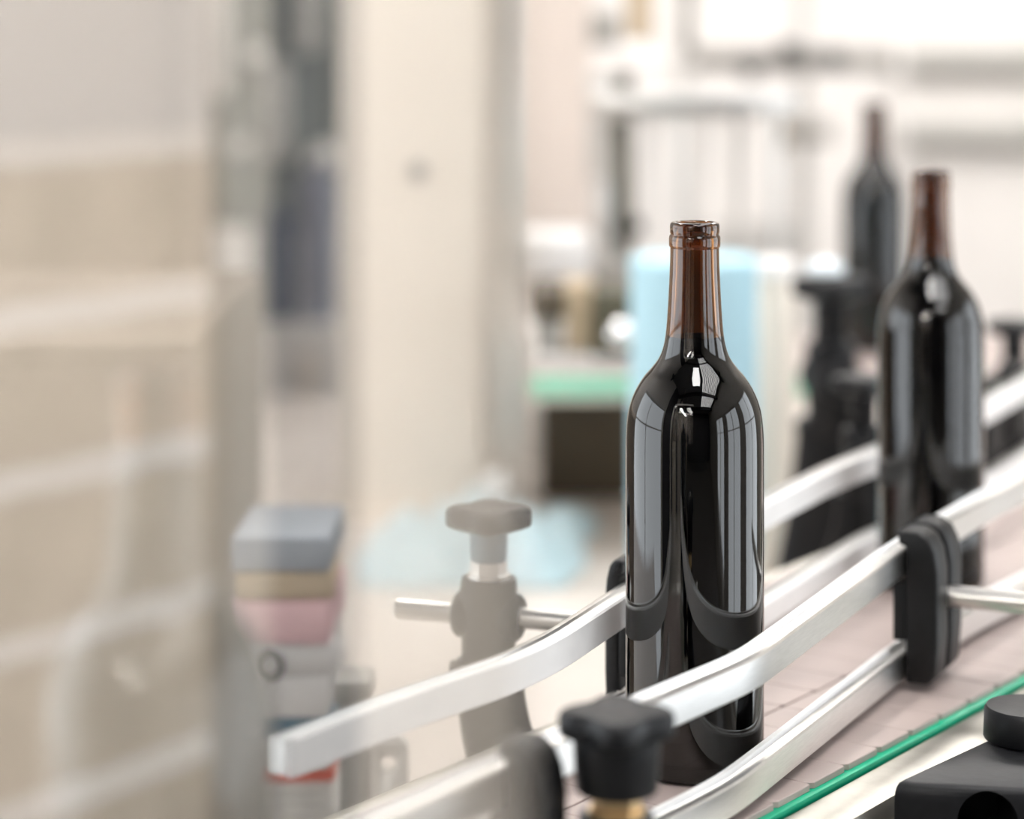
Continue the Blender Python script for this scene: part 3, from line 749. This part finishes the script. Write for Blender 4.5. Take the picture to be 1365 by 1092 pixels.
for (px, r, m_, hh, lab) in ((366, .035, 'navy', .17, 'dark navy blue plastic drum on the whitish cabinet'), (424, .032, 'lblue', .24, 'dusty blue plastic drum right of the navy one')):
    c = Q(px, 0, Y + .06); c.z = ztop
    t = thing('drum', lab, 'drum', c, 0, 'blue drums on the cabinet')
    bm = nb(); lathe(bm, [(r * .92, 0), (r, .006), (r, hh * .3), (r * 1.03, hh * .33), (r, hh * .36), (r, hh * .92), (r * .8, hh)], 40); obj('drum_body', bm, m_, t)
    bm = nb(); lathe(bm, [(r * .35, hh + .0004), (r * .35, hh + .018), (r * .3, hh + .02)], 24); obj('cap', bm, m_, t)
Y = 3.2
tc_ = thing('dark_backing', 'added tall taupe box at the far left behind the guard panel', 'cabinet', Q(90, 0, Y + .2)); tc_.location.z = B + ZT  # dark box added so the reflected wall bands show against it
a, b = Q(-160, 0, Y), Q(222, 0, Y)
bm = nb(); box2(bm, (a.x, Y + .12, B + ZT + .0005), (b.x, Y + .5, 2.2), .006); wobj('cabinet_body', bm, 'taupe', tc_)
bm = nb(); box2(bm, (a.x + .02, Y + .10, B + ZT + .03), (b.x - .02, Y + .1195, 2.15), .003); wobj('door_panel', bm, 'taupe', tc_)

# ---------------------------------------------------------------- clear guard panel, hung from a post
gp = thing('guard_panel', 'clear acrylic guard door hanging in the left foreground, reflecting a beige block wall', 'guard panel', (-.46, .715, 0))
dl = math.radians(-17.5); gd = Vector((math.cos(dl), math.sin(dl), 0)); gn = Vector((-gd.y, gd.x, 0))
E = Vector((.002, .56, 0))
def GP(l, d_, z): return E - gd * l + gn * d_ + Vector((0, 0, z))
bm = nb()
box(bm, GP(.24, .002, B + .425), (.48, .004, .59), dl, .0004)
wobj('acrylic_pane', bm, 'pane', gp, 0)
bm = nb(); c = GP(.24, 0, B + .735); box(bm, c, (.50, .03, .03), dl, .002); wobj('top_bar', bm, 'alu', gp)
bm = nb(); c = GP(.495, 0, (B + .72) / 2); box(bm, c, (.03, .03, B + .72), dl, .002); wobj('post', bm, 'alu', gp)

# ---------------------------------------------------------------- camera, world
cd = bpy.data.cameras.new('camera'); cam = bpy.data.objects.new('camera', cd); C.objects.link(cam)
cam.location = (0, 0, B + HC); cam.rotation_euler = (PI / 2, 0, 0)
cd.lens = 85; cd.sensor_width = 36; cd.sensor_fit = 'HORIZONTAL'; cd.shift_y = -(546 - HY) / 1365
cd.clip_start = .02
cd.dof.use_dof = True; cd.dof.focus_distance = 1.285; cd.dof.aperture_fstop = 3.2
sc = bpy.context.scene; sc.camera = cam
w = bpy.data.worlds.new('world'); sc.world = w; w.use_nodes = True
w.node_tree.nodes['Background'].inputs[0].default_value = (.6, .65, .7, 1); w.node_tree.nodes['Background'].inputs[1].default_value = .5
vs_ = sc.view_settings; vs_.view_transform = 'Standard'; vs_.look = 'None'; vs_.gamma = 1; vs_.exposure = 0.30; vs_.use_curve_mapping = False
cy = sc.cycles; cy.use_denoising = True; cy.max_bounces = 12; cy.transmission_bounces = 12; cy.transparent_max_bounces = 12
cy.caustics_reflective = False; cy.caustics_refractive = False; cy.sample_clamp_indirect = 6
